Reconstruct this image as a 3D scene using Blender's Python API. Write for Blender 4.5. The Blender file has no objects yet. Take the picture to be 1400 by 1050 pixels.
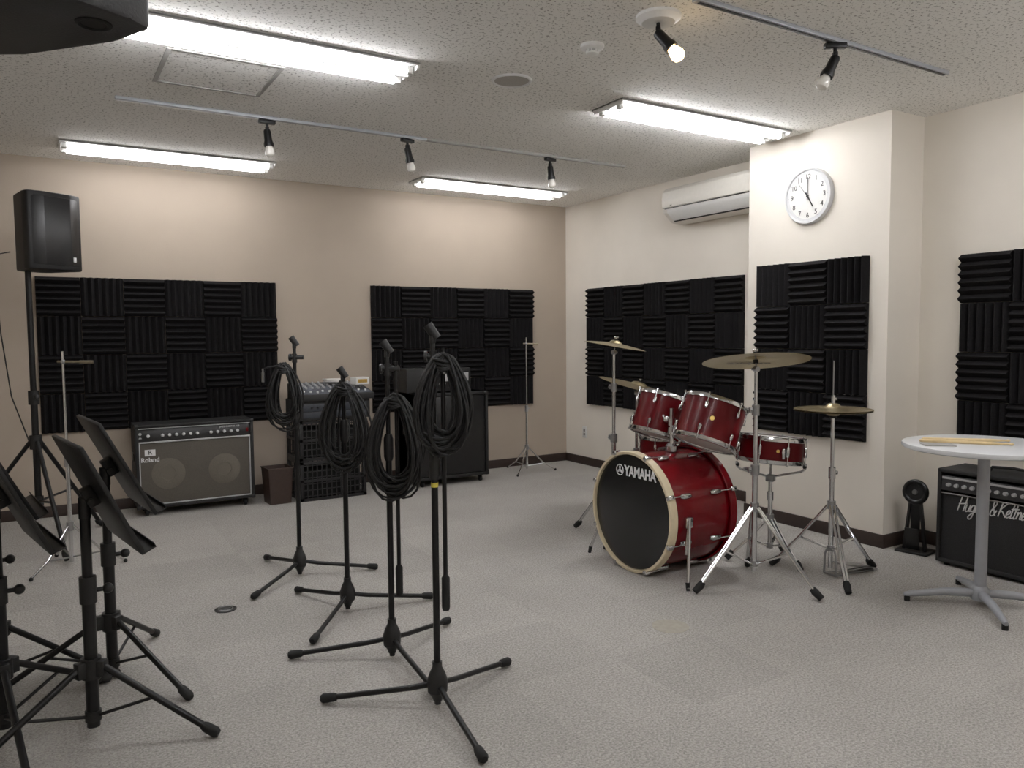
import bpy, bmesh, math, random
from math import sin, cos, pi, radians
from mathutils import Vector, Matrix, Quaternion, Euler
random.seed(7)
S=bpy.context.scene
COL=S.collection
H=2.7; YB=6.804; XR=4.80; PX=4.461; PY0=2.895; PY1=4.0
XL=-2.2; YF=-1.8
# ---------------------------------------------------------------- materials
def lin(c):
    return tuple(((v/255)/12.92 if v/255<=0.04045 else ((v/255+0.055)/1.055)**2.4) for v in c)
def nodes(name):
    m=bpy.data.materials.new(name); m.use_nodes=True
    nt=m.node_tree; b=nt.nodes["Principled BSDF"]
    return m,nt,b
def mat(name,rgb,rough=.5,metal=0,var=.12,scale=40,bump=0,bscale=200,coat=0,spec=.5):
    m,nt,b=nodes(name)
    c=lin(rgb)
    b.inputs["Roughness"].default_value=rough; b.inputs["Metallic"].default_value=metal
    b.inputs["Coat Weight"].default_value=coat; b.inputs["Specular IOR Level"].default_value=spec
    tc=nt.nodes.new("ShaderNodeTexCoord")
    n=nt.nodes.new("ShaderNodeTexNoise"); n.inputs["Scale"].default_value=scale; n.inputs["Detail"].default_value=3
    nt.links.new(tc.outputs["Object"],n.inputs["Vector"])
    r=nt.nodes.new("ShaderNodeValToRGB")
    r.color_ramp.elements[0].position=.3; r.color_ramp.elements[1].position=.7
    r.color_ramp.elements[0].color=tuple(max(0,v*(1-var)) for v in c)+(1,)
    r.color_ramp.elements[1].color=tuple(min(1,v*(1+var)) for v in c)+(1,)
    nt.links.new(n.outputs[0],r.inputs[0]); nt.links.new(r.outputs[0],b.inputs["Base Color"])
    if bump:
        n2=nt.nodes.new("ShaderNodeTexNoise"); n2.inputs["Scale"].default_value=bscale
        nt.links.new(tc.outputs["Object"],n2.inputs["Vector"])
        bp=nt.nodes.new("ShaderNodeBump"); bp.inputs["Strength"].default_value=bump; bp.inputs["Distance"].default_value=.002
        nt.links.new(n2.outputs[0],bp.inputs["Height"]); nt.links.new(bp.outputs[0],b.inputs["Normal"])
    return m
def emis(name,rgb,st):
    m,nt,b=nodes(name)
    b.inputs["Base Color"].default_value=(1,1,1,1)
    b.inputs["Emission Color"].default_value=lin(rgb)+(1,); b.inputs["Emission Strength"].default_value=st
    return m
M={}
M['black']=mat('black_metal',(17,17,18),.38,.3)
M['blackp']=mat('black_plastic',(16,16,17),.5,bump=.3)
M['rubber']=mat('black_rubber',(14,14,14),.8)
M['cable']=mat('cable_rubber',(10,10,11),.6)
M['tolex']=mat('black_tolex',(18,18,18),.6,bump=.8,bscale=500)
M['foam']=mat('charcoal_foam',(24,23,24),.95,var=.25,scale=120,bump=.6,bscale=300,spec=.15)
M['chrome']=mat('chrome',(216,217,219),.15,1,var=.03)
M['steel']=mat('brushed_steel',(168,169,171),.32,1,var=.06)
M['red']=mat('red_lacquer',(100,0,9),.24,.0,var=.1,scale=8,coat=.3,spec=.25)
M['redtom']=mat('deep_red_lacquer',(92,0,8),.34,.0,var=.08,scale=8,coat=.06,spec=.2)
M['hoopwood']=mat('pale_maple_hoop',(216,200,166),.4,var=.05,scale=25,coat=.4)
M['headblack']=mat('black_drumhead',(11,13,15),.24,var=.05)
M['headwhite']=mat('coated_drumhead',(214,212,206),.6,var=.03)
M['white']=mat('white_plastic',(228,228,224),.4,var=.02)
M['whitepaint']=mat('white_print',(235,235,235),.5,var=.02)
M['acwhite']=mat('aged_white_plastic',(230,226,216),.35,var=.02)
M['table']=mat('white_laminate',(226,228,230),.25,var=.02)
M['greypost']=mat('grey_painted_steel',(160,163,168),.4,.2,var=.03)
M['brown']=mat('brown_leatherette',(52,37,30),.5,var=.15,bump=.4)
M['grille']=mat('grey_brown_grille',(84,79,71),.8,var=.25,scale=260,bump=.6,bscale=600)
M['cone']=mat('speaker_cone_behind_grille',(101,95,85),.8,var=.2,scale=260)
M['silver']=mat('silver_panel',(120,120,118),.35,.6,var=.04)
M['rim']=mat('silver_rim',(196,197,198),.3,.35,var=.02)
M['clockrim']=mat('bright_silver_paint',(206,207,208),.4,.0,var=.02)
M['knob']=mat('knob_plastic',(22,22,23),.35)
M['gold']=mat('brass_badge',(214,176,96),.3,.6)
M['stick']=mat('pale_hickory',(218,192,142),.5,var=.08)
M['paper']=mat('paper',(228,226,220),.8,var=.03)
M['blue']=mat('dark_grey_panel',(42,46,54),.4)
M['mixgrey']=mat('mixer_grey_blue',(78,84,94),.4)
M['vent']=mat('grey_grille',(150,148,144),.6)
M['spkgrille']=mat('pale_grey_grille',(176,173,168),.6,var=.15,scale=300)
M['dark']=mat('dark_void',(8,8,8),.9)
M['speckle']=mat('speckled_grille',(30,30,32),.7,var=.9,scale=350,bump=.6,bscale=500)
M['copper']=mat('worn_steel',(150,140,120),.35,.9)
M['yellow']=mat('yellow_tape',(200,185,70),.6)
M['bulb']=mat('frosted_bulb',(225,222,214),.15,var=.02,coat=.5)
M['bulblit']=emis('lit_bulb',(255,214,150),9)
M['tube']=emis('fluorescent_glow',(250,249,252),41)
M['tubeback']=emis('fluorescent_glow_soft',(250,248,250),18)
M['housing']=mat('white_enamel',(236,236,234),.45,var=.02)
def brass():
    m,nt,b=nodes('cymbal_bronze')
    b.inputs["Metallic"].default_value=1; b.inputs["Roughness"].default_value=.36
    tc=nt.nodes.new("ShaderNodeTexCoord"); w=nt.nodes.new("ShaderNodeTexWave")
    w.wave_type='RINGS'; w.rings_direction='Z'; w.inputs["Scale"].default_value=55; w.inputs["Distortion"].default_value=.6
    nt.links.new(tc.outputs["Object"],w.inputs["Vector"])
    r=nt.nodes.new("ShaderNodeValToRGB"); r.color_ramp.elements[0].color=lin((134,121,92))+(1,); r.color_ramp.elements[1].color=lin((175,162,128))+(1,)
    nt.links.new(w.outputs[0],r.inputs[0]); nt.links.new(r.outputs[0],b.inputs["Base Color"])
    bp=nt.nodes.new("ShaderNodeBump"); bp.inputs["Strength"].default_value=.25; bp.inputs["Distance"].default_value=.001
    nt.links.new(w.outputs[0],bp.inputs["Height"]); nt.links.new(bp.outputs[0],b.inputs["Normal"])
    return m
M['brass']=brass()
def wallmat(name,rgb):
    m=mat(name,rgb,.85,var=.025,scale=3,bump=.35,bscale=160,spec=.2); return m
M['taupe']=wallmat('taupe_wallpaper',(174,161,146))
M['cream']=wallmat('cream_wallpaper',(236,229,217))
M['base']=mat('dark_brown_vinyl',(50,38,33),.5)
def ceilmat():
    m,nt,b=nodes('rockwool_ceiling')
    b.inputs["Roughness"].default_value=.95; b.inputs["Specular IOR Level"].default_value=.1
    tc=nt.nodes.new("ShaderNodeTexCoord")
    n=nt.nodes.new("ShaderNodeTexNoise"); n.inputs["Scale"].default_value=70; n.inputs["Detail"].default_value=3; n.inputs["Roughness"].default_value=.62
    nt.links.new(tc.outputs["Object"],n.inputs["Vector"])
    r=nt.nodes.new("ShaderNodeValToRGB")
    e=r.color_ramp.elements
    e[0].position=.36; e[0].color=lin((160,157,152))+(1,); e[1].position=.44; e[1].color=lin((246,245,241))+(1,)
    nt.links.new(n.outputs[0],r.inputs[0]); nt.links.new(r.outputs[0],b.inputs["Base Color"])
    bp=nt.nodes.new("ShaderNodeBump"); bp.inputs["Strength"].default_value=.35; bp.inputs["Distance"].default_value=.004
    nt.links.new(r.outputs[0],bp.inputs["Height"]); nt.links.new(bp.outputs[0],b.inputs["Normal"])
    return m
M['ceil']=ceilmat()
def floormat():
    m,nt,b=nodes('grey_carpet_tiles')
    b.inputs["Roughness"].default_value=.95; b.inputs["Specular IOR Level"].default_value=.15
    tc=nt.nodes.new("ShaderNodeTexCoord")
    n=nt.nodes.new("ShaderNodeTexNoise"); n.inputs["Scale"].default_value=110; n.inputs["Detail"].default_value=6; n.inputs["Roughness"].default_value=.85
    nt.links.new(tc.outputs["Object"],n.inputs["Vector"])
    r=nt.nodes.new("ShaderNodeValToRGB"); e=r.color_ramp.elements
    e[0].position=.36; e[0].color=lin((120,117,113))+(1,); e[1].position=.64; e[1].color=lin((206,202,195))+(1,)
    nt.links.new(n.outputs[0],r.inputs[0])
    mp=nt.nodes.new("ShaderNodeVectorMath"); mp.operation='SCALE'; mp.inputs["Scale"].default_value=2.0
    nt.links.new(tc.outputs["Object"],mp.inputs[0])
    fl=nt.nodes.new("ShaderNodeVectorMath"); fl.operation='FLOOR'; nt.links.new(mp.outputs[0],fl.inputs[0])
    wn=nt.nodes.new("ShaderNodeTexWhiteNoise"); wn.noise_dimensions='2D'; nt.links.new(fl.outputs[0],wn.inputs["Vector"])
    mr=nt.nodes.new("ShaderNodeMapRange"); mr.inputs["To Min"].default_value=.89; mr.inputs["To Max"].default_value=1.0
    nt.links.new(wn.outputs[0],mr.inputs[0])
    n3=nt.nodes.new("ShaderNodeTexNoise"); n3.inputs["Scale"].default_value=1.6; n3.inputs["Detail"].default_value=6; n3.inputs["Roughness"].default_value=.65
    nt.links.new(tc.outputs["Object"],n3.inputs["Vector"])
    mr2=nt.nodes.new("ShaderNodeMapRange"); mr2.inputs["From Min"].default_value=.3; mr2.inputs["From Max"].default_value=.7; mr2.inputs["To Min"].default_value=.9; mr2.inputs["To Max"].default_value=1.05
    nt.links.new(n3.outputs[0],mr2.inputs[0])
    mu=nt.nodes.new("ShaderNodeMath"); mu.operation='MULTIPLY'; nt.links.new(mr.outputs[0],mu.inputs[0]); nt.links.new(mr2.outputs[0],mu.inputs[1])
    mx=nt.nodes.new("ShaderNodeVectorMath"); mx.operation='SCALE'; nt.links.new(r.outputs[0],mx.inputs[0]); nt.links.new(mu.outputs[0],mx.inputs["Scale"])
    nt.links.new(mx.outputs[0],b.inputs["Base Color"])
    bp=nt.nodes.new("ShaderNodeBump"); bp.inputs["Strength"].default_value=.4; bp.inputs["Distance"].default_value=.003
    nt.links.new(n.outputs[0],bp.inputs["Height"]); nt.links.new(bp.outputs[0],b.inputs["Normal"])
    return m
M['floor']=floormat()
# ---------------------------------------------------------------- mesh builder
def zto(n):
    return Vector(n).normalized().to_track_quat('Z','Y').to_matrix()
class B:
    def __init__(s): s.bm=bmesh.new()
    def box(s,c,d,bev=0,rot=None,seg=2):
        m=Matrix.Translation(Vector(c))
        if rot: m=m@Euler(rot).to_matrix().to_4x4()
        m=m@Matrix.Diagonal((d[0],d[1],d[2],1))
        g=bmesh.ops.create_cube(s.bm,size=1,matrix=m)
        if bev:
            es=list({e for v in g['verts'] for e in v.link_edges})
            bmesh.ops.bevel(s.bm,geom=es,offset=bev,segments=seg,affect='EDGES',profile=.5)
        return s
    def tube(s,pts,r,seg=12,closed=False):
        pts=[Vector(p) for p in pts]; n=len(pts)
        rs=r if isinstance(r,(list,tuple)) else [r]*n
        rings=[]; prev=None
        for i,p in enumerate(pts):
            if closed: t=(pts[(i+1)%n]-pts[i-1])
            else: t=pts[min(i+1,n-1)]-pts[max(i-1,0)]
            if t.length<1e-9: t=Vector((0,0,1))
            t.normalize()
            if prev is None:
                a=Vector((0,0,1)) if abs(t.z)<.9 else Vector((1,0,0))
                x=t.cross(a).normalized()
            else:
                x=prev-t*prev.dot(t)
                if x.length<1e-6: x=t.orthogonal()
                x.normalize()
            prev=x; y=t.cross(x)
            rings.append([s.bm.verts.new(p+(x*cos(2*pi*k/seg)+y*sin(2*pi*k/seg))*rs[i]) for k in range(seg)])
        m=n if closed else n-1
        for i in range(m):
            a=rings[i]; b=rings[(i+1)%n]
            for k in range(seg): s.bm.faces.new((a[k],a[(k+1)%seg],b[(k+1)%seg],b[k]))
        if not closed:
            s.bm.faces.new(rings[0][::-1]); s.bm.faces.new(rings[-1])
        return s
    def cyl(s,a,b,r,r2=None,seg=20): return s.tube([a,b],[r,r if r2 is None else r2],seg)
    def lathe(s,prof,c=(0,0,0),n=(0,0,1),seg=48,close=False):
        R=zto(n); c=Vector(c); rings=[]
        for r,z in prof:
            if r<1e-6: rings.append([s.bm.verts.new(c+R@Vector((0,0,z)))])
            else: rings.append([s.bm.verts.new(c+R@Vector((r*cos(2*pi*k/seg),r*sin(2*pi*k/seg),z))) for k in range(seg)])
        L=len(rings)
        for i in range(L if close else L-1):
            a=rings[i]; b=rings[(i+1)%L]
            for k in range(seg):
                k2=(k+1)%seg
                if len(a)==1 and len(b)==1: continue
                if len(a)==1: s.bm.faces.new((a[0],b[k2],b[k]))
                elif len(b)==1: s.bm.faces.new((a[k],a[k2],b[0]))
                else: s.bm.faces.new((a[k],a[k2],b[k2],b[k]))
        return s
    def ring(s,c,R,r,n=(0,0,1),seg=48,rs=8):
        return s.lathe([(R+r*cos(2*pi*i/rs),r*sin(2*pi*i/rs)) for i in range(rs)],c,n,seg,True)
    def sphere(s,c,r,sc=(1,1,1),seg=16):
        m=Matrix.Translation(Vector(c))@Matrix.Diagonal((sc[0],sc[1],sc[2],1))
        bmesh.ops.create_uvsphere(s.bm,u_segments=seg,v_segments=seg//2,radius=r,matrix=m); return s
    def prism(s,poly,a,b,axis='X',bev=0):
        def P(u,v,w):
            return (w,u,v) if axis=='X' else ((u,w,v) if axis=='Y' else (u,v,w))
        A=[s.bm.verts.new(P(u,v,a)) for u,v in poly]; Bv=[s.bm.verts.new(P(u,v,b)) for u,v in poly]
        n=len(poly); fs=[s.bm.faces.new(A),s.bm.faces.new(Bv[::-1])]
        for i in range(n): fs.append(s.bm.faces.new((A[i],Bv[i],Bv[(i+1)%n],A[(i+1)%n])))
        if bev:
            es=list({e for f in fs for e in f.edges})
            bmesh.ops.bevel(s.bm,geom=es,offset=bev,segments=2,affect='EDGES',profile=.5)
        return s
    def end(s,name,m,parent=None,label=None,ang=35,loc=None):
        bmesh.ops.recalc_face_normals(s.bm,faces=s.bm.faces)
        me=bpy.data.meshes.new(name); s.bm.to_mesh(me); s.bm.free()
        me.materials.append(M[m] if isinstance(m,str) else m)
        for p in me.polygons: p.use_smooth=True
        me.set_sharp_from_angle(angle=radians(ang))
        o=bpy.data.objects.new(name,me); COL.objects.link(o)
        if parent: o.parent=parent
        if loc: o.location=loc
        if label: o["label"]=label
        return o
def thing(name,loc,rz,label,cat,group=None):
    o=bpy.data.objects.new(name,None); o.empty_display_size=.1; COL.objects.link(o)
    o.location=loc; o.rotation_euler=(0,0,rz); o["label"]=label; o["category"]=cat
    if group: o["group"]=group
    return o
def top(o,label,cat,group=None):
    o["label"]=label; o["category"]=cat
    if group: o["group"]=group
    return o
def struct(o,label=None):
    o["kind"]="structure"
    return o
def text(body,size,m,parent,Mx,name="lettering",label=None,align='CENTER',ext=.0006,shear=0,spacing=1,bold=0):
    c=bpy.data.curves.new(name,'FONT'); c.body=body; c.size=size; c.align_x=align; c.align_y='CENTER'; c.extrude=ext; c.shear=shear; c.space_character=spacing; c.offset=bold
    t=bpy.data.objects.new("tmp",c); COL.objects.link(t)
    bpy.context.view_layer.update()
    dg=bpy.context.evaluated_depsgraph_get()
    me=bpy.data.meshes.new_from_object(t.evaluated_get(dg)); bpy.data.objects.remove(t)
    me.transform(Mx); me.materials.clear(); me.materials.append(M[m])
    o=bpy.data.objects.new(name,me); COL.objects.link(o); o.parent=parent
    if label: o["label"]=label
    return o
def FY(x,y,z): # facing -Y
    return Matrix(((1,0,0,x),(0,0,-1,y),(0,1,0,z),(0,0,0,1)))
def FX(x,y,z): # facing -X
    return Matrix(((0,0,-1,x),(-1,0,0,y),(0,1,0,z),(0,0,0,1)))
# ---------------------------------------------------------------- room
T=.12
struct(B().box(((XL+XR)/2,(YF+YB)/2,-T/2),(XR-XL+2*T,YB-YF+2*T,T)).end("floor",'floor'))
struct(B().box(((XL+XR)/2,(YF+YB)/2,H+T/2),(XR-XL+2*T,YB-YF+2*T,T)).end("ceiling",'ceil'))
struct(B().box(((XL+XR)/2,YB+T/2,H/2),(XR-XL+2*T,T,H)).end("wall_back",'taupe'))
struct(B().box((XR+T/2,(YF+YB)/2,H/2),(T,YB-YF,H)).end("wall_right",'cream'))
struct(B().box((XL-T/2,(YF+YB)/2,H/2),(T,YB-YF,H)).end("wall_left",'cream'))
struct(B().box(((XL+XR)/2,YF-T/2,H/2),(XR-XL+2*T,T,H)).end("wall_front",'cream'))
struct(B().box(((PX+XR)/2,(PY0+PY1)/2,H/2),(XR-PX,PY1-PY0,H)).end("wall_pillar",'cream'))
bh=.085; bt=.012
struct(B().box(((XL+XR)/2,YB-bt/2,bh/2),(XR-XL,bt,bh),.002).end("baseboard_back",'base'))
struct(B().box((XR-bt/2,(YB+PY1)/2,bh/2),(bt,YB-PY1-2*bt,bh),.002).box((XR-bt/2,(YF+PY0)/2-bt,bh/2),(bt,PY0-YF-2*bt,bh),.002).end("baseboard_right",'base'))
struct(B().box((PX-bt/2,(PY0+PY1)/2,bh/2),(bt,PY1-PY0+2*bt,bh),.002).box(((PX+XR)/2,PY0-bt/2,bh/2),(XR-PX,bt,bh),.002).box(((PX+XR)/2,PY1+bt/2,bh/2),(XR-PX,bt,bh),.002).end("baseboard_pillar",'base'))
# ---------------------------------------------------------------- camera
yaw,pit,rol,F,h=0.5443,0.0629,-0.0080,1058.84,1.3531
fw=Vector((sin(yaw)*cos(pit),cos(yaw)*cos(pit),-sin(pit))); r=Vector((cos(yaw),-sin(yaw),0)); u=r.cross(fw)
r2=r*cos(rol)+u*sin(rol); u2=-r*sin(rol)+u*cos(rol)
cam=bpy.data.cameras.new("camera"); co=bpy.data.objects.new("camera",cam); COL.objects.link(co)
mw=Matrix.Identity(4)
for i in range(3): mw[i][0]=r2[i]; mw[i][1]=u2[i]; mw[i][2]=-fw[i]
mw[0][3]=0; mw[1][3]=0; mw[2][3]=h
co.matrix_world=mw; cam.sensor_fit='HORIZONTAL'; cam.sensor_width=36; cam.lens=F/1400*36; cam.clip_start=.02
S.camera=co
# ---------------------------------------------------------------- ceiling lights
def fixture(x0,x1,yc,lab,tm_='tube'):
    L=x1-x0; t=thing("fluorescent_ceiling_light",((x0+x1)/2,yc,H),0,lab,"ceiling light","fluorescent ceiling fixtures")
    w=.145
    b=B().box((0,0,-.005),(L,2*w,.010),.002)
    b.prism([(-.034,-.010),(.034,-.010),(.012,-.034),(-.012,-.034)],-L/2+.01,L/2-.01,'X')
    for sg in (-1,1): b.prism([(sg*w,-.003),(sg*w,-.010),(sg*(w-.004),-.015),(sg*(w-.010),-.015),(sg*(w-.013),-.003)],-L/2,L/2,'X')
    for sg in (-1,1): b.prism([(-w,-.002),(w,-.002),(w-.02,-.030),(-w+.02,-.030)],sg*L/2,sg*(L/2-.010),'X')
    b.end("housing",'housing',t)
    for sg in (-1,1):
        B().cyl((-L/2+.05,sg*.080,-.031),(L/2-.05,sg*.080,-.031),.0185,seg=16).end("fluorescent_tube",tm_,t)
        for e in (-1,1): B().box((e*(L/2-.032),sg*.080,-.028),(.034,.034,.036),.004).end("tube_socket",'white',t)
    return t
LL="white fixture with two glowing fluorescent tubes"
fixture(.20,1.65,3.72,LL+" beside the ceiling hatch"); fixture(.15,1.60,6.26,LL+" above the speaker stand",'tubeback'); fixture(2.80,4.30,6.20,LL+" near the corner",'tubeback'); fixture(2.88,4.32,3.66,LL+" by the pillar")
fixture(.20,1.65,1.0,LL); fixture(2.88,4.32,1.0,LL)  # two unseen fixtures, added outside the view to even out the lighting
t=thing("lighting_track",(0,4.905,H),0,"long slim ceiling track carrying three small spotlights","lighting track")
B().box((1.35,0,-.009),(1.9,.034,.018),.002).end("rail",'greypost',t,"grey blank rail section")
B().box((3.17,0,-.009),(1.74,.034,.018),.002).box((3.17,0,-.019),(1.7,.014,.003)).end("rail",'vent',t)
t=thing("lighting_track",(0,2.345,H),0,"ceiling lighting track with one black spotlight","lighting track")
B().box((3.18,0,-.009),(1.78,.034,.018),.002).end("rail",'greypost',t); B().box((3.18,0,-.019),(1.74,.013,.004)).end("rail_slot",'black',t)
def spot(x,y,tilt,rz,lit=False,plate=False,lab="small black track spotlight with clear bulb"):
    t=thing("spotlight",(x,y,H-(.0 if plate else .02)),rz,lab,"spotlight","ceiling spotlights")
    if plate: B().lathe([(0,0),(.095,0),(.095,-.012),(.07,-.03),(0,-.03)],seg=40).end("ceiling_plate",'housing',t,"round white ceiling plate"); z0=-.03
    else: B().box((0,0,-.012),(.10,.034,.024),.004).end("adapter",'black',t); z0=-.024
    B().cyl((0,0,z0),(0,0,z0-.05),.009).sphere((0,0,z0-.055),.013).box((0,0,z0-.03),(.02,.026,.03),.004).end("swivel_arm",'black',t)
    d=Vector((sin(tilt),0,-cos(tilt))); p=Vector((0,0,z0-.045))
    B().lathe([(0,-.01),(.018,-.01),(.022,0),(.024,.055),(.030,.075),(.030,.09),(.026,.09),(.022,.07),(0,.07)],p,d,28).end("lamp_shade",'black',t)
    B().lathe([(0,.07),(.014,.075),(.024,.1),(.030,.125),(.026,.142),(.012,.152),(0,.154)],p,d,24).end("bulb",'bulblit' if lit else 'bulb',t)
spot(1.23,4.905,.1,0); spot(2.16,4.905,.25,.3); spot(3.32,4.905,.15,.2); spot(3.17,2.345,.45,2.6)
spot(2.29,2.56,.7,-.9,True,True,"black spotlight with lit warm bulb on round ceiling plate")
t=thing("ceiling_speaker",(2.18,3.58,H),0,"round grey grille speaker set flush in the ceiling","ceiling speaker")
B().lathe([(0,-.004),(.092,-.004),(.094,0)]).end("grille",'spkgrille',t); B().ring((0,0,-.001),.1,.009,rs=10).end("rim",'whitepaint',t)
t=thing("smoke_detector",(2.25,2.97,H),0,"small round white smoke detector on the ceiling","smoke detector")
B().lathe([(0,0),(.055,0),(.055,-.014),(.045,-.02),(0,-.02)]).end("base",'housing',t)
b=B().lathe([(0,-.045),(.02,-.045),(.03,-.04),(.03,-.034),(0,-.034)])
for i in range(8): a=i*pi/4; b.box((.026*cos(a),.026*sin(a),-.028),(.008,.004,.018),rot=(0,0,a))
b.end("sensor_head",'white',t)
t=thing("access_hatch",(.82,4.24,H),0,"square ceiling access hatch with thin metal frame","access hatch")
B().box((0,0,-.002),(.50,.49,.004)).end("hatch_panel",'ceil',t)
b=B()
for sg in (-1,1): b.box((sg*.262,0,-.004),(.022,.546,.008),.002); b.box((0,sg*.262,-.004),(.502,.022,.008),.002)
b.end("hatch_frame",'vent',t)
# ---------------------------------------------------------------- foam
def tile():
    b=B(); n=6; s=.292; d=.05
    pts=[]
    for i in range(n):
        z0=-s/2+s*i/n; z1=z0+s/n
        pts+= [(-.016,z0),(-d,(z0+z1)/2-.002),(-d,(z0+z1)/2+.002)]
    pts.append((-.016,s/2))
    poly=[(0,-s/2)]+pts+[(0,s/2)]
    b.prism(poly,-s/2,s/2,'X'); return b
tm=None
def foam(cols,rows,first,place,grp,short):
    global tm
    for i in range(cols):
        for j in range(rows):
            hz=((i+j)%2==0)==first
            if tm is None:
                o=tile().end("acoustic_foam_tile",'foam',ang=20); tm=o
            else:
                o=tm.copy(); COL.objects.link(o)
            p,rz=place(i,j)
            m=Matrix.Translation(p)@Matrix.Rotation(rz,4,'Z')
            if not hz: m=m@Matrix.Rotation(pi/2,4,'Y')
            o.matrix_world=m
            top(o,"charcoal wedge foam tile with %s ridges on the %s"%("horizontal" if hz else "vertical",short),"acoustic foam","foam tiles on the "+grp)
P=.295; ZT=1.82
foam(6,4,True,lambda i,j:((-.03+P*(i+.5),YB,ZT-P*(j+.5)),0),"taupe wall behind the combo amplifier","taupe wall")
foam(6,4,False,lambda i,j:((2.60+P*(i+.5),YB,ZT-P*(j+.5)),0),"taupe wall near the corner","taupe wall")
foam(7,4,True,lambda i,j:((XR,6.40-P*(i+.5),ZT-P*(j+.5)),-pi/2),"cream wall behind the drums","cream wall")
foam(3,4,False,lambda i,j:((PX,3.905-P*(i+.5),ZT+.015-P*(j+.5)),-pi/2),"pillar","pillar")
foam(3,4,True,lambda i,j:((XR,2.635-P*(i+.5),ZT-P*(j+.5)),-pi/2),"cream wall above the amplifier","cream wall")
# ---------------------------------------------------------------- AC
t=thing("air_conditioner",(XR,4.525,0),0,"white wall-mounted split air conditioner","air conditioner")
a,bb=-.505,.505
B().prism([(0,2.585),(-.20,2.585),(-.228,2.57),(-.242,2.54),(-.242,2.40),(-.232,2.375),(-.15,2.305),(-.12,2.297),(0,2.295)],a,bb,'Y',.005).end("casing",'acwhite',t)
B().prism([(-.236,2.564),(-.252,2.545),(-.256,2.47),(-.252,2.415),(-.240,2.415)],a+.004,bb-.004,'Y',.002).end("front_panel",'acwhite',t)
B().prism([(-.246,2.400),(-.238,2.372),(-.168,2.312),(-.160,2.318),(-.226,2.378),(-.238,2.402)],a+.05,bb-.05,'Y').end("louver",'white',t)
B().box((-.243,0,2.408),(.008,.96,.007)).end("air_gap",'knob',t,"thin dark gap below the front panel")
B().box((-.158,0,2.310),(.014,.9,.008),rot=(0,radians(-40),0)).end("air_outlet",'knob',t,"dark air outlet slot")
B().box((-.252,bb-.11,2.43),(.008,.02,.004)).end("indicator",'dark',t)
# clock
t=thing("wall_clock",(PX,3.475,2.27),-pi/2,"round white wall clock with silver rim and black numerals","clock")
B().lathe([(.150,-.0),(.187,-.0),(.187,.022),(.181,.032),(.172,.030),(.168,.024),(.150,.023)],n=(0,-1,0),seg=64,close=True).end("rim",'clockrim',t)
B().lathe([(0,0),(.169,0),(.169,.022),(0,.022)],n=(0,-1,0),seg=64).end("dial",'white',t)
for k in range(1,13):
    a=radians(90-30*k)
    text(str(k),.046,'knob',t,FY(.128*cos(a),-.0232,.128*sin(a)),"numeral")
b=B()
for k in range(60):
    a=2*pi*k/60
    b.box((.158*cos(a),-.0228,.158*sin(a)),(.006 if k%5 else .01,.001,.0012 if k%5 else .003),rot=(0,-a,0))
b.end("minute_track",'knob',t)
def hand(name,ang,L,w,y,m='knob'):
    a=radians(90-ang); c=L/2-.015
    B().box((c*cos(a),y,c*sin(a)),(L+.03,.0015,w),rot=(0,-a,0)).end(name,m,t)
hand("hour_hand",150,.085,.008,-.027); hand("minute_hand",0,.125,.006,-.029); hand("second_hand",322,.12,.002,-.031)
B().cyl((0,-.022,0),(0,-.033,0),.007).end("hub",'knob',t)
t=thing("wall_outlet",(XR,6.47,.34),-pi/2,"white wall socket plate","wall outlet")
B().box((0,-.004,0),(.072,.008,.118),.003).end("plate",'white',t); B().box((0,-.009,.02),(.03,.003,.026),.002).end("socket",'vent',t); B().box((0,-.009,-.02),(.03,.003,.026),.002).end("socket",'vent',t)
t=thing("floor_outlet",(.73,3.98,0),0,"round black floor outlet cover in the carpet","floor outlet")
B().lathe([(0,0),(.052,0),(.052,.004),(.048,.006),(0,.004)]).end("cover",'knob',t); B().ring((0,0,.006),.034,.003).box((0,0,.005),(.05,.006,.003)).end("ring",'steel',t)
t=thing("floor_outlet",(2.44,2.63,0),0,"round pale beige cover plate set in the carpet","floor outlet")
B().lathe([(0,0),(.085,0),(.085,.0015),(.08,.0025),(0,.0025)]).end("cover",mat('beige_cover',(160,155,142),.9,var=.1),t)
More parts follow.
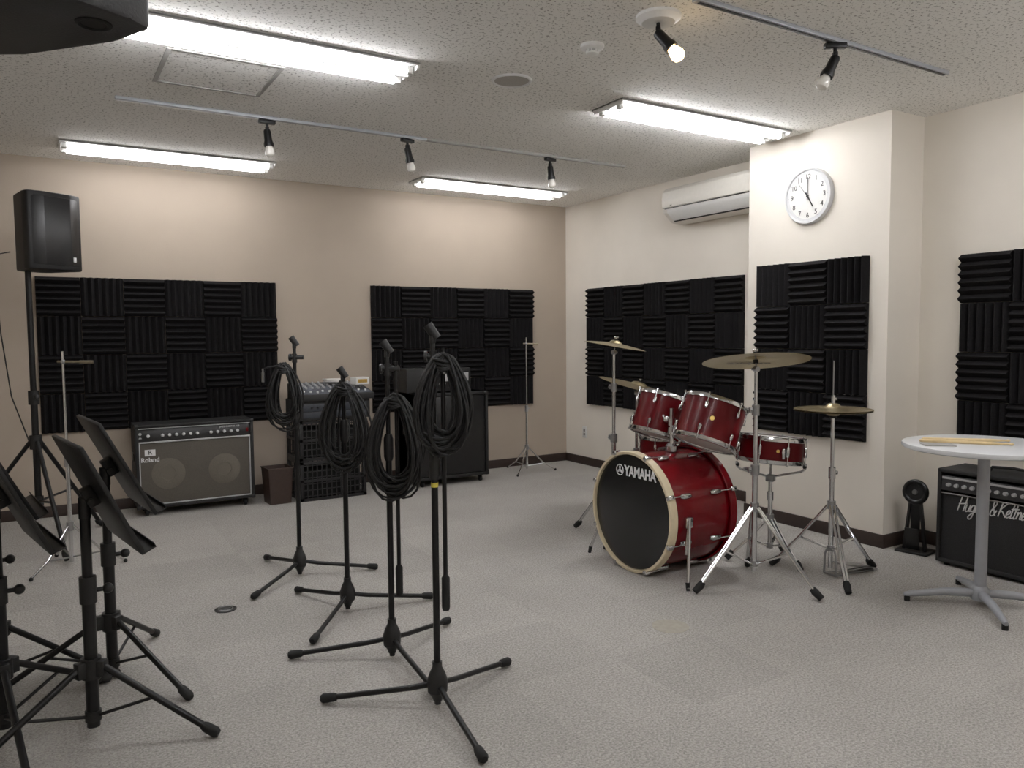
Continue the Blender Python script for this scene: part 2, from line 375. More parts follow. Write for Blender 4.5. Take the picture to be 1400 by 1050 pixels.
# ---------------------------------------------------------------- stands
def mic_stand(loc,angs,top_z,end_z,label,boomside=1):
    t=thing("microphone_stand",(loc[0],loc[1],0),0,label,"microphone stand","black tripod microphone stands")
    B().lathe([(0,.025),(.016,.025),(.02,.04),(.036,.06),(.038,.10),(.028,.13),(.018,.15),(.018,.17),(0,.17)],seg=24).cyl((0,0,.012),(0,0,.03),.012).end("base_hub",'blackp',t)
    for a in angs:
        a=radians(a); d=Vector((cos(a),sin(a),0))
        l=B().tube([d*.02+Vector((0,0,.085)),d*.10+Vector((0,0,.068)),d*.42+Vector((0,0,.022))],.0105,14).end("leg",'black',t)
        B().tube([d*.375+Vector((0,0,.0275)),d*.385+Vector((0,0,.027)),d*.425+Vector((0,0,.021)),d*.435+Vector((0,0,.0195))],[.0125,.016,.018,.012],14).end("rubber_foot",'rubber',l)
    B().cyl((0,0,.10),(0,0,.88),.0125).end("lower_tube",'black',t)
    B().lathe([(0,.84),(.016,.84),(.020,.855),(.020,.93),(.015,.95),(0,.95)],seg=20).end("clutch",'blackp',t)
    B().cyl((0,0,.94),(0,0,top_z-.12),.0095).end("upper_tube",'black',t)
    zt=top_z-.12
    rv=Vector((.8555,-.5177,0))*boomside
    b=B().cyl((0,0,zt-.03),(0,0,zt+.02),.014).cyl(Vector((0,0,zt))-rv*.02,Vector((0,0,zt))+rv*.05,.012)
    b.cyl(Vector((0,0,zt))-rv*.03,Vector((0,0,zt))-rv*.02,.020); b.end("boom_swivel",'blackp',t)
    if end_z>0:
        p=rv*.035
        B().cyl(p+Vector((0,0,zt+.03)),p+Vector((0,0,end_z+.1)),.0085).end("boom_arm",'black',t)
        B().lathe([(0,0),(.012,0),(.015,.01),(.015,.12),(.009,.13),(0,.13)],(p.x,p.y,end_z),seg=16).end("counterweight",'rubber',t)
    b=B().cyl((0,0,zt+.02),(0,0,zt+.05),.009).box((0,0,zt+.062),(.018,.024,.03),.003)
    q=zto((-.5,.25,.8)); c=Vector((0,0,zt+.088))
    b.lathe([(.011,-.028),(.016,-.028),(.018,.030),(.014,.030)],c,(-.5,.25,.8),20,True)
    b.end("microphone_clip",'blackp',t)
    return t
def coil(loc,topz,w,hh,n,rz,label,sp=.03,tail=None,seed=1):
    rnd=random.Random(seed)
    ks=[(rnd.uniform(.55,1.15),rnd.uniform(.72,1.03),rnd.uniform(-sp,sp),rnd.uniform(-.02,.02),rnd.uniform(-.6,.6),rnd.uniform(-.2,.2),rnd.uniform(-.02,.012)) for _ in range(n+2)]
    pts=[]; st=20
    for i in range(n*st+1):
        k=i//st; f=(i%st)/st; a=2*pi*i/st
        v=[ks[k][q]*(1-f)+ks[k+1][q]*f for q in range(7)]
        s=(1-cos(a))/2
        x=w/2*v[0]*sin(a)*(.6+.5*s)+v[3]+v[5]*w*.5*s; z=-hh*v[1]*s+v[6]; y=v[2]*(.4+s)
        ca,sa=cos(v[4]),sin(v[4])
        pts.append(Vector((x*ca-y*sa,x*sa+y*ca,z)))
    if tail: 
        p=pts[-1].copy()
        for q in range(1,9): pts.append(p+Vector((tail[0]*q/8+.02*sin(q),.01*sin(q*1.3),tail[1]*q/8)))
    t=thing("microphone_cable",(loc[0],loc[1],topz),rz,label,"cable","coiled microphone cables")
    B().tube(pts,.0048,8).end("cable_coil",'cable',t)
    b=B()
    for q in range(4):
        b.tube([Vector((.038*cos(x)+.004*q,.026*sin(x),-.015-.010*q+.006*sin(2*x+q))) for x in [2*pi*j/14 for j in range(14)]],.005,8,closed=True)
    b.end("cable_tie",'cable',t)
    e=pts[-1]
    B().cyl(e,e-Vector((0,0,.055)),.0085).cyl(e+Vector((0,0,.02)),e,.005).end("connector",'steel' if seed%2 else 'knob',t)
    return t
CR=-radians(31.2)
ML="black tripod microphone stand with empty clip"
mic_stand((1.20,4.32),(102,-18,221),1.36,-1,ML+", draped with cable",1)
mic_stand((1.24,3.63),(109,-10,230),1.21,-1,"shorter black tripod microphone stand with a coiled cable",1)
mic_stand((1.21,2.99),(150,30,270),1.34,.27,ML+" and folded boom",1)
D=mic_stand((1.185,2.50),(145,22,264),1.40,.36,ML+" and thick cable bundle",1)
B().lathe([(.0125,-.008),(.0132,-.008),(.0132,.008),(.0125,.008)],(0,0,.82),seg=16,close=True).end("tape_label",'yellow',D,"small yellow tape label")
coil((1.20-.06,4.32+.03),1.20,.20,.37,22,CR,"coiled black cable draped over a microphone stand",tail=(-.12,-.05),seed=3)
coil((1.24-.01,3.63-.03),1.12,.24,.42,24,CR,"black cable looped over a microphone stand",seed=4)
coil((1.21+.01,2.99-.04),1.11,.24,.42,28,CR,"thick loops of black cable on a microphone stand",seed=6)
coil((1.185+.02,2.50-.04),1.28,.20,.36,38,CR,"dense bundle of black cable on a microphone stand",seed=9)
# music stands
def music_stand(loc,rz,zt,lr,label,tl=24,hd=.40,dz=.03):
    t=thing("music_stand",(loc[0],loc[1],0),0,label,"music stand","black music stands")
    B().cyl((0,0,.03),(0,0,.50),.021).end("lower_tube",'black',t)
    B().cyl((0,0,.48),(0,0,zt),.0165).end("upper_tube",'black',t)
    b=B().cyl((0,0,.46),(0,0,.55),.027).cyl((0,0,.50),(.05,0,.50),.008).sphere((.06,0,.50),.018); b.end("height_clamp",'blackp',t)
    b=B().cyl((0,0,.20),(0,0,.27),.032)
    for k in range(3): a=radians(lr+120*k); b.box((cos(a)*.03,sin(a)*.03,.235),(.045,.034,.055),.004,rot=(0,0,a))
    b.end("leg_collar",'blackp',t)
    B().cyl((0,0,.05),(0,0,.085),.026).end("brace_collar",'blackp',t)
    for k in range(3):
        a=radians(lr+120*k); d=Vector((cos(a),sin(a),0))
        l=B().tube([d*.035+Vector((0,0,.245)),d*.42+Vector((0,0,.022))],.0115,12).end("leg",'black',t)
        B().tube([d*.02+Vector((0,0,.068)),d*.22+Vector((0,0,.137))],.006,8).end("brace",'black',l)
        B().tube([d*.385+Vector((0,0,.042)),d*.395+Vector((0,0,.036)),d*.43+Vector((0,0,.018)),d*.44+Vector((0,0,.014))],[.013,.017,.018,.012],12).end("rubber_foot",'rubber',l)
    R=Matrix.Rotation(rz,4,'Z'); tilt=radians(tl)
    Md=Matrix.Translation((0,0,zt+dz))@R@Matrix.Translation((0,-.035,0))@Matrix.Rotation(-tilt,4,'X')
    b=B(); W=.44; Hh=hd
    b.box((0,0,.0),(W,.004,Hh),.0015)
    b.box((0,-.024,-Hh/2),(W,.048,.004),.001); b.box((0,-.047,-Hh/2+.008),(W,.003,.018),.001)
    for x in (-1,1): b.box((x*W/2,-.006,0),(.004,.012,Hh),.001)
    b.box((0,-.006,Hh/2),(W,.012,.004),.001)
    b.bm.transform(Md); b.end("desk",'blackp',t)
    b=B().box((0,.02,0),(.05,.04,.07),.006).cyl((-.045,.03,-.01),(.045,.03,-.01),.012); b.bm.transform(Md); b.cyl((0,0,zt-.05),(0,0,zt+.02),.019); b.end("tilt_bracket",'blackp',t)
    return t
G="black music stand with solid sloping desk"
music_stand((.10,2.95),radians(99),.80,-35,G+" on tripod legs",25)
music_stand((.19,3.40),radians(97),.83,-58,G+" close to another stand",27)
music_stand((-.16,3.10),radians(101),.80,-80,G+", crowded in a cluster",25)
music_stand((-.20,3.55),radians(98),.83,-20,G+" behind the cluster",27)
# PA speaker + stand
def pa_stand(loc,rz,hgt,label):
    t=thing("speaker_stand",(loc[0],loc[1],0),rz,label,"speaker stand")
    B().cyl((0,0,.20),(0,0,.98),.0205).end("lower_tube",'black',t)
    B().cyl((0,0,.96),(0,0,hgt),.018).end("upper_tube",'black',t)
    B().cyl((0,0,.93),(0,0,1.02),.032).cyl((0,0,.98),(.06,0,.98),.007).sphere((.065,0,.98),.018).end("height_clamp",'blackp',t)
    B().cyl((0,0,.64),(0,0,.73),.036).end("leg_collar",'blackp',t); B().cyl((0,0,.27),(0,0,.33),.030).end("brace_collar",'blackp',t)
    for k in range(3):
        a=2*pi*k/3; d=Vector((cos(a),sin(a),0))
        l=B().tube([d*.03+Vector((0,0,.69)),d*.52+Vector((0,0,.03))],.014,12).end("leg",'black',t)
        B().tube([d*.025+Vector((0,0,.30)),d*.30+Vector((0,0,.33))],.008,8).end("brace",'black',l)
        B().tube([d*.49+Vector((0,0,.06)),d*.50+Vector((0,0,.045)),d*.535+Vector((0,0,.016))],[.016,.02,.017],12).end("rubber_foot",'rubber',l)
    return t
pa_stand((-.06,5.88),radians(-75),1.79,"tall black tripod speaker stand")
def pa_speaker(loc,rz,label,w=.36,d=.34,hh=.53,off=(0,0)):
    t=thing("loudspeaker",loc,rz,label,"loudspeaker")
    ox,oy=off
    poly=[(-w/2,-d/2+.02),(-w*.25,-d/2-.012),(w*.25,-d/2-.012),(w/2,-d/2+.02),(w/2,-d/2+.07),(w*.33,d/2-.03),(w*.22,d/2),(-w*.22,d/2),(-w*.33,d/2-.03),(-w/2,-d/2+.07)]
    B().prism([(x+ox,y+oy) for x,y in poly],0,hh,'Z',.012).end("cabinet",'blackp',t)
    B().prism([(x+ox,y+oy) for x,y in [(-w/2+.022,-d/2+.012),(-w*.24,-d/2-.018),(w*.24,-d/2-.018),(w/2-.022,-d/2+.012),(w/2-.022,-d/2+.03),(-w/2+.022,-d/2+.03)]],.03,hh-.03,'Z',.004).end("grille",'knob',t)
    B().box((w*.3+ox,-d/2-.013+oy,.07),(.022,.004,.03),.001,rot=(0,0,.25)).end("logo_badge",'whitepaint',t)
    return t
t=pa_speaker((-.06,5.88,1.79),radians(28),"black moulded loudspeaker on a tall tripod stand",.34,.31,.485,(.08,-.05))
B().lathe([(.0,-.0),(.032,-.0),(.032,.004),(.0,.004)],seg=24).end("pole_socket",'blackp',t)
b=B().tube([(-.06,.08,.12),(-.13,.10,.10),(-.15,.10,-.05),(-.14,.08,-.4),(-.12,.03,-.8),(-.03,.02,-1.1)],.004,8); b.end("speaker_cable",'cable',t)
t=pa_speaker((-.072,1.667,1.925),radians(132),"black moulded loudspeaker hung from the ceiling",.44,.37,.52)
B().cyl((0,.02,.5),(0,.02,H-1.925),.02).box((0,.02,H-1.925-.006),(.16,.16,.012),.002).end("ceiling_bracket",'black',t)
B().ring((-.145,-.105,.002),.026,.006).lathe([(0,.004),(.024,.004),(.024,.0),(0,0)],(-.145,-.105,-.001),(0,0,1),24).end("pole_socket",'dark',t)
# chrome stands
def chrome_stand(loc,rz,hgt,label,arm):
    t=thing("chrome_stand",(loc[0],loc[1],0),rz,label,"stand")
    B().cyl((0,0,.03),(0,0,.62),.012).end("lower_tube",'chrome',t); B().cyl((0,0,.6),(0,0,hgt),.007).end("upper_tube",'chrome',t)
    B().cyl((0,0,.60),(0,0,.66),.017).cyl((0,0,.63),(.035,0,.63),.005).end("clutch",'steel',t)
    B().cyl((0,0,.22),(0,0,.27),.020).end("collar",'steel',t)
    for k in range(3):
        a=2*pi*k/3; d=Vector((cos(a),sin(a),0))
        l=B().tube([d*.015+Vector((0,0,.245)),d*.17+Vector((0,0,.08)),d*.29+Vector((0,0,.014))],.007,10).end("leg",'chrome',t)
        B().tube([d*.012+Vector((0,0,.06)),d*.17+Vector((0,0,.08))],.005,8).end("brace",'steel',l)
        B().sphere(d*.29+Vector((0,0,.012)),.012).end("rubber_foot",'rubber',l)
    B().cyl((-.03,0,hgt-.06),(arm,0,hgt-.065),.007).cyl((arm*.55,0,hgt-.0635),(arm,0,hgt-.065),.010).end("cross_arm",'copper',t)
    B().sphere((0,0,hgt-.06),.014).cyl((0,-.02,hgt-.06),(0,.02,hgt-.06),.007).end("arm_clamp",'steel',t)
    return t
chrome_stand((.10,5.24),radians(-15),1.28,"thin chrome tripod stand with a short cross arm",.16)
chrome_stand((4.07,6.45),radians(-20),1.33,"thin chrome tripod stand by the corner foam",.12)
# ---------------------------------------------------------------- guitar combo
def caster(x,y,t):
    B().cyl((x-.011,y,.026),(x+.011,y,.026),.026,seg=24).box((x,y+.008,.05),(.034,.04,.012),.003).box((x-.015,y+.004,.036),(.003,.024,.035)).box((x+.015,y+.004,.036),(.003,.024,.035)).end("caster",'rubber',t)
t=thing("guitar_amplifier",(.997,6.39,0),0,"wide black combo guitar amplifier with grey brown grille","amplifier")
W=.865;D_=.29;Z0=.06;Z1=.70
b=B().box((0,D_-.01,(Z0+Z1)/2),(W,.02,Z1-Z0),.004)
for sg in (-1,1): b.box((sg*(W/2-.012),D_/2,(Z0+Z1)/2),(.024,D_,Z1-Z0),.008)
b.box((0,D_/2,Z1-.012),(W,D_,.024),.008); b.box((0,D_/2,Z0+.012),(W,D_,.024),.008); b.end("cabinet",'tolex',t)
B().box((0,.03,Z0+.26),(W-.05,.02,.475),.003).end("grille_cloth",'grille',t)
b=B()
for sg in (-1,1): b.box((sg*(W/2-.030),.016,Z0+.262),(.008,.012,.478),.002)
b.box((0,.016,Z0+.028),(W-.055,.012,.008),.002); b.box((0,.013,Z0+.505),(W-.05,.012,.012),.002)
b.end("grille_trim",'rim',t)
b=B(); b.box((0,.035,Z1-.085),(W-.05,.04,.115),.002,rot=(radians(-8),0,0)); b.end("control_panel",'knob',t)
B().box((0,.008,Z1-.030),(W-.05,.01,.006)).end("panel_trim",'rim',t)
for i in range(14):
    x=-.34+i*.05
    if i in (1,8): continue
    B().lathe([(0,0),(.013,0),(.011,.018),(0,.02)],(x,.016,Z1-.088),(0,-1,.12),16).end("knob",'rim',t)
for i in range(2): B().lathe([(0,0),(.011,0),(.011,.004),(0,.004)],(-.395,.016,Z1-.07-.035*i),(0,-1,.1),14).end("input_jack",'steel',t)
B().box((.385,.016,Z1-.085),(.02,.01,.03),.002).end("power_switch",'red',t)
text("JAZZ CHORUS-120",.018,'whitepaint',t,FY(.25,.008,Z1-.05),"panel_lettering")
for sg in (-1,1):
    B().lathe([(0,0),(.05,.0),(.052,.002),(.118,.001),(.12,0)],(sg*.205,.0195,Z0+.255),(0,-1,0),48).end("speaker_cone",'cone',t)
text("Roland",.046,'whitepaint',t,FY(-.33,.017,Z0+.37),"lettering",bold=.001)
b=B(); b.box((-.33,.017,Z0+.425),(.074,.002,.048)); b.end("emblem",'whitepaint',t)
text("R",.044,'knob',t,FY(-.33,.0158,Z0+.426),"emblem_letter",bold=.001)
for sx in (-1,1):
    for z in (Z0,Z1):
        B().box((sx*(W/2-.012),.012,z+(.012 if z==Z0 else -.012)),(.03,.03,.03),.008).end("corner_protector",'knob',t)
for sg in (-1,1):
    B().box((sg*(W/2+.004),D_/2,.45),(.008,.13,.06),.004).end("side_handle",'knob',t)
    for y in (.045,D_-.045): caster(sg*(W/2-.07),y,t)
# ---------------------------------------------------------------- bin
t=thing("waste_bin",(1.605,6.38,0),.05,"small square dark brown waste bin","waste bin")
b=B()
n=.085;w2=.10;hh=.29;th=.006
for k in range(4):
    m=Matrix.Rotation(k*pi/2,4,'Z'); bb_=B()
    v=[bb_.bm.verts.new(q) for q in [(-n,-n,0),(n,-n,0),(w2,-w2,hh),(-w2,-w2,hh),(-n,-n+th,0),(n,-n+th,0),(w2,-w2+th,hh),(-w2,-w2+th,hh)]]
    for f in [(0,1,2,3),(7,6,5,4),(0,4,5,1),(1,5,6,2),(2,6,7,3),(3,7,4,0)]: bb_.bm.faces.new([v[i] for i in f])
    bb_.bm.transform(m); me=bpy.data.meshes.new("x"); bb_.bm.to_mesh(me); bb_.bm.free(); b.bm.from_mesh(me)
b.box((0,0,.004),(2*n,2*n,.008)); b.end("bin_body",'brown',t)
b=B()
for k in range(4): a=k*pi/2; b.box((sin(a)*w2,-cos(a)*w2,hh),(2*w2+.008 if k%2==0 else .01,.01 if k%2==0 else 2*w2+.008,.012),.002)
b.end("rim",'brown',t)
# ---------------------------------------------------------------- crates + mixer
def crate(loc,label,z0,hh=.335,w=.565,d=.40):
    t=thing("storage_crate",(loc[0],loc[1],z0),0,label,"crate","stacked black plastic crates")
    b=B(); th=.008
    for sx in (-1,1):
        for sy in (-1,1): b.box((sx*(w/2-.015),sy*(d/2-.015),hh/2),(.03,.03,hh),.003)
    for z in (.012,hh*.5,hh-.018):
        for s_ in (-1,1):
            b.box((0,s_*(d/2-th/2),z),(w,th,.026 if z!=hh*.5 else .02)); b.box((s_*(w/2-th/2),0,z),(th,d,.026 if z!=hh*.5 else .02))
    n=14
    for s_ in (-1,1):
        for i in range(n): b.box((-w/2+w*(i+.5)/n,s_*(d/2-th/2-.001),hh/2),(.009,th*.7,hh-.02))
        for i in range(9): b.box((s_*(w/2-th/2-.001),-d/2+d*(i+.5)/9,hh/2),(th*.7,.009,hh-.02))
        for k in range(6): b.box((0,s_*(d/2-th/2-.001),hh*(k+.8)/6.6),(w-.02,th*.6,.007))
    b.box((0,0,.005),(w-.01,d-.01,.01))
    b.end("crate_frame",'blackp',t)
    B().box((0,0,hh*.42),(w-.07,d-.07,hh*.7),.03).end("dark_contents",'dark',t,"dark bundled contents")
    return t
crate((2.045,6.46),"black plastic lattice crate on the floor",0); crate((2.045,6.46),"black plastic lattice crate stacked on another crate",.335)
t=thing("rack_case",(2.06,6.44,.670),0,"black equipment rack case on stacked crates","rack case")
B().box((0,0,.08),(.60,.42,.16),.006).end("case_body",'tolex',t)
B().box((0,-.212,.105),(.54,.006,.06),.001).end("front_panel",'blue',t); B().box((0,-.212,.045),(.54,.006,.05),.001).end("front_panel",'blue',t)
for i in range(6): B().lathe([(0,0),(.009,0),(.008,.012),(0,.013)],(-.2+.05*i,-.214,.105),(0,-1,0),12).end("knob",'knob',t)
t=thing("audio_mixer",(2.08,6.42,.830),0,"compact audio mixing desk with rows of knobs","mixer")
B().prism([(-.22,.0),(-.22,.05),(.20,.13),(.20,.0)],-.31,.31,'X',.004).end("mixer_body",'blackp',t)
sl=math.atan2(.08,.42)
Mt=Matrix.Translation((0,-.01,.0905))@Matrix.Rotation(sl,4,'X')
b=B().box((0,0,0),(.59,.39,.004),.001); b.bm.transform(Mt); b.end("mixer_panel",'mixgrey',t)
kn=None
for i in range(11):
    for j in range(5):
        p=Mt@Vector((-.265+.052*i,.165-.045*j,.002))
        if kn is None:
            kn=B().lathe([(0,0),(.010,0),(.008,.014),(0,.015)],(0,0,0),(0,-sin(sl),cos(sl)),10).end("knob",'rim',t); kn.location=p
        else:
            q=kn.copy(); COL.objects.link(q); q.location=p
fd=None
for i in range(11):
    p=Mt@Vector((-.265+.052*i,-.12-.02*(i%3),.008))
    if fd is None: fd=B().box((0,0,0),(.014,.024,.014),.002).end("fader",'whitepaint',t); fd.location=p
    else: q=fd.copy(); COL.objects.link(q); q.location=p
t=thing("paper_box",(2.32,6.36,.945),.2,"small white cardboard box lying on the mixer","box")
B().box((0,0,.03),(.13,.10,.06),.002).end("box_body",'paper',t); B().box((0,-.0505,.03),(.09,.001,.03)).end("printed_label",'gold',t)
t=thing("paper_stack",(2.14,6.50,.965),-.2,"small stack of white papers on the mixer","papers")
b=B()
for i in range(5): b.box((.004*sin(i),0,.004+.005*i),(.16,.11,.0045),rot=(0,0,.06*i))
b.end("paper_sheets",'paper',t)
# ---------------------------------------------------------------- bass cab + head
t=thing("bass_cabinet",(3.16,6.25,0),0,"large black bass speaker cabinet on casters","speaker cabinet")
W=.73;D_=.42;Z0=.06;Z1=.84
b=B().box((0,D_/2+.02,(Z0+Z1)/2),(W,D_-.04,Z1-Z0),.01)
for sg in (-1,1): b.box((sg*(W/2-.015),D_/2,(Z0+Z1)/2),(.03,D_,Z1-Z0),.008)
for z in (Z0+.015,Z1-.015): b.box((0,D_/2,z),(W,D_,.03),.008)
b.end("cabinet",'tolex',t)
B().box((0,.018,(Z0+Z1)/2),(W-.07,.012,Z1-Z0-.07),.003).end("grille_cloth",'knob',t)
for sx in (-1,1):
    for z in (Z0+.02,Z1-.02): B().box((sx*(W/2-.018),.017,z),(.042,.042,.046),.01).end("corner_protector",'knob',t)
for sg in (-1,1):
    B().box((sg*(W/2+.003),D_/2,.5),(.01,.16,.09),.004).end("side_handle",'knob',t)
    for y in (.05,D_-.05): caster(sg*(W/2-.07),y,t)
t=thing("bass_amplifier_head",(3.05,6.30,.84),0,"black amplifier head with silver front panel","amplifier head")
B().box((0,.16,.115),(.64,.32,.21),.008).end("case_body",'tolex',t)
B().box((.06,-.003,.12),(.48,.006,.15),.002).end("front_panel",'knob',t)
B().box((.16,-.008,.14),(.26,.006,.075),.002).end("silver_plate",'rim',t)
for i in range(7): B().lathe([(0,0),(.012,0),(.010,.016),(0,.017)],(-.14+.06*i,-.01,.085),(0,-1,0),14).end("knob",'steel',t)
for sg in (-1,1):
    for y in (.04,.28): B().cyl((sg*.27,y,0),(sg*.27,y,.012),.014).end("rubber_foot",'rubber',t)
B().box((0,.16,.228),(.2,.03,.012),.005).end("carry_handle",'rubber',t)
# ---------------------------------------------------------------- drum kit
def lathe_shell(R,L): return [(R-.008,-L/2),(R,-L/2),(R,L/2),(R-.008,L/2)]
def tomdrum(name,c,tilt,R,L,nl,label,cat="drum",badge=None,rz=0,bs=.013):
    t=thing(name,c,rz,label,cat)
    ax=Vector((sin(tilt),0,cos(tilt))); Rm=Matrix.Rotation(tilt,3,'Y')
    B().lathe(lathe_shell(R-.008,L),n=ax,close=True,seg=56).end("shell",'redtom',t)
    B().lathe([(0,L/2+.002),(R-.012,L/2+.002),(R-.008,L/2-.003)],n=ax).end("batter_head",'headwhite',t)
    B().lathe([(0,-L/2-.002),(R-.012,-L/2-.002),(R-.008,-L/2+.003)],n=ax).end("resonant_head",'headwhite',t)
    for s_ in (1,-1):
        z=s_*L/2
        B().lathe([(R-.006,z-.012*s_),(R+.004,z-.012*s_),(R+.0035,z+.002*s_),(R+.0,z+.011*s_),(R-.008,z+.013*s_),(R-.008,z+.009*s_),(R-.003,z+.006*s_)],n=ax,close=True,seg=56).end("hoop",'chrome',t)
    for k in range(nl):
        a=2*pi*(k+.5)/nl; d=Rm@Vector((cos(a),sin(a),0)); zz=Rm@Vector((0,0,1))
        b=B()
        for s_ in (1,-1):
            b.tube([d*(R+.006)+zz*(s_*(L/2-.045)),d*(R+.006)+zz*(s_*(L/2+.006))],.0030,8)
            b.tube([d*(R+.008)+zz*(s_*(L/2+.006)),d*(R+.008)+zz*(s_*(L/2+.016))],[.007,.005],8)
            b.tube([d*(R+.0)+zz*(s_*(L/2-.072)),d*(R+.003)+zz*(s_*(L/2-.064)),d*(R+.003)+zz*(s_*(L/2-.042)),d*(R+.003)+zz*(s_*(L/2-.035))],[.005,.010,.010,.007],10)
            if L>=.22: b.end("lug",'chrome',t); b=B()
        if L<.22: b.tube([d*(R+.002)-zz*(L/2-.06),d*(R+.002)+zz*(L/2-.06)],.006,8); b.end("lug",'chrome',t)
        else: b.bm.free()
    if badge is not None:
        a=badge; d=Rm@Vector((cos(a),sin(a),0))
        B().lathe([(0,0),(bs,0),(bs*.9,.003),(0,.003)],d*(R-.008),d,24).end("badge",'gold',t)
    return t
C=Vector((0,0,.345)); t=thing("bass_drum",(2.82,3.38,0),0,"glossy red bass drum with black head and pale wooden hoop","bass drum")
n=(1,0,0); R=.345; Lb=.50
B().lathe([(R-.028,.03),(R-.02,.03),(R-.02,Lb-.03),(R-.028,Lb-.03)],C,n,96,True).end("shell",'red',t)
B().lathe([(R-.017,.0),(R-.003,.0),(R,.004),(R,.046),(R-.003,.05),(R-.012,.05),(R-.020,.03)],C,n,96,True).end("front_hoop",'hoopwood',t)
B().lathe([(R-.02,Lb),(R-.003,Lb),(R,Lb-.004),(R,Lb-.046),(R-.003,Lb-.05),(R-.012,Lb-.05),(R-.02,Lb-.03)],C,n,96,True).end("rear_hoop",'red',t)
B().lathe([(0,.013),(R-.030,.013),(R-.020,.016),(R-.020,.020),(0,.020)],C,n,96).end("front_head",'headblack',t,"glossy black drumhead")
B().lathe([(0,Lb-.02),(R-.02,Lb-.02)],C,n,64).end("batter_head",'headwhite',t)
text("YAMAHA",.080,'whitepaint',t,FX(.0120,-.075,.572)@Matrix.Diagonal((.80,1,1,1)),"lettering","white block lettering",bold=.003,spacing=1)
ec=Vector((.0120,.100,.572))
b=B().ring(ec,.030,.0026,(1,0,0),32,6)
for k in range(3):
    a=radians(90+120*k); d=Vector((0,cos(a),sin(a)))
    b.tube([ec-d*.007,ec+d*.027],.0022,6)
    s_=Vector((0,-sin(a),cos(a)))
    for q in (-1,1): b.tube([ec+d*.007+s_*q*.005,ec+d*.021+s_*q*.005],.0016,6)
b.end("emblem",'whitepaint',t,"white ring emblem with three tuning forks")
for k in range(8):
    a=2*pi*(k+.5)/8; d=Vector((0,cos(a),sin(a))); P0=C
    for x0,s_ in ((0,1),(Lb,-1)):
        X=lambda v:Vector((x0+s_*v,0,0))
        b=B()
        b.tube([P0+d*(R-.014)+X(.10),P0+d*(R-.008)+X(.115),P0+d*(R-.008)+X(.16),P0+d*(R-.014)+X(.175)],[.009,.015,.015,.009],12)
        b.tube([P0+d*(R+.006)+X(-.006),P0+d*(R+.002)+X(.13)],.0035,8)
        b.end("lug",'chrome',t)
        c=P0+d*(R-.002)+Vector((x0+s_*.014,0,0))
        m=Matrix.Rotation(a,4,'X')
        bb_=B().box((0,0.004,0),(.040,.026,.026),.005); bb_.bm.transform(Matrix.Translation(c)@m); bb_.end("claw_hook",'chrome',t)
for s_ in (-1,1):
    p0=Vector((.13,s_*(R-.03),.33)); p1=Vector((.04,s_*.43,.012))
    b=B().box((.13,s_*(R-.012),.335),(.05,.035,.06),.008); b.end("spur_bracket",'chrome',t)
    sp_=B().tube([p0+Vector((0,s_*.03,.03)),p1],.009,12).tube([p0+Vector((0,s_*.025,.0)),p0.lerp(p1,.5)],.013,12).end("spur",'chrome',t)
    B().tube([p1+Vector((.004,-s_*.008,.03)),p1-Vector((0,0,.011))],[.012,.010],12).end("rubber_tip",'rubber',sp_)
tomdrum("tom_drum",(3.20,3.555,.858),radians(20),.152,.235,6,"small glossy red rack tom with chrome hoops")
tomdrum("tom_drum",(3.20,3.135,.850),radians(23),.178,.235,6,"larger glossy red rack tom with chrome hoops",badge=radians(226))
t=tomdrum("floor_tom",(3.62,3.93,.47),0,.20,.38,8,"glossy red floor tom on three chrome legs")
for k in range(3):
    a=radians(30+120*k); d=Vector((cos(a),sin(a),0))
    l=B().tube([d*.217+Vector((0,0,.08)),d*.217+Vector((0,0,-.38)),d*.235+Vector((0,0,-.455))],.006,10).end("leg",'chrome',t)
    B().box(d*.21+Vector((0,0,.0)),(.03,.03,.06),.005,rot=(0,0,a)).end("leg_bracket",'chrome',l)
    B().sphere(d*.235+Vector((0,0,-.456)),.014).end("rubber_foot",'rubber',l)
t=thing("tom_holder",(3.12,3.36,.672),0,"chrome double tom holder rising from the bass drum","tom holder")
B().lathe([(0,0),(.035,.0),(.035,.03),(.022,.045),(0,.045)],seg=24).end("base_plate",'chrome',t)
B().cyl((0,0,.03),(0,0,.25),.0135).cyl((0,0,.10),(0,0,.14),.024).cyl((0,0,.15),(0,0,.19),.024).end("post",'chrome',t)
for s_ in (1,-1):
    z=.17 if s_>0 else .12
    B().tube([(0,0,z),(.0,s_*.05,z+.01),(.01,s_*.085,z+.03)] ,[.012,.012,.012],12).sphere((0,s_*.045,z+.01),.022).end("arm",'chrome',t)
t=tomdrum("snare_drum",(3.64,3.08,.675),radians(6),.195,.13,8,"glossy red snare drum with chrome hoops",badge=radians(232),bs=.010)
B().box((-.10,-.175,0),(.03,.016,.06),.005,rot=(0,0,.5)).end("throw_off",'chrome',t)
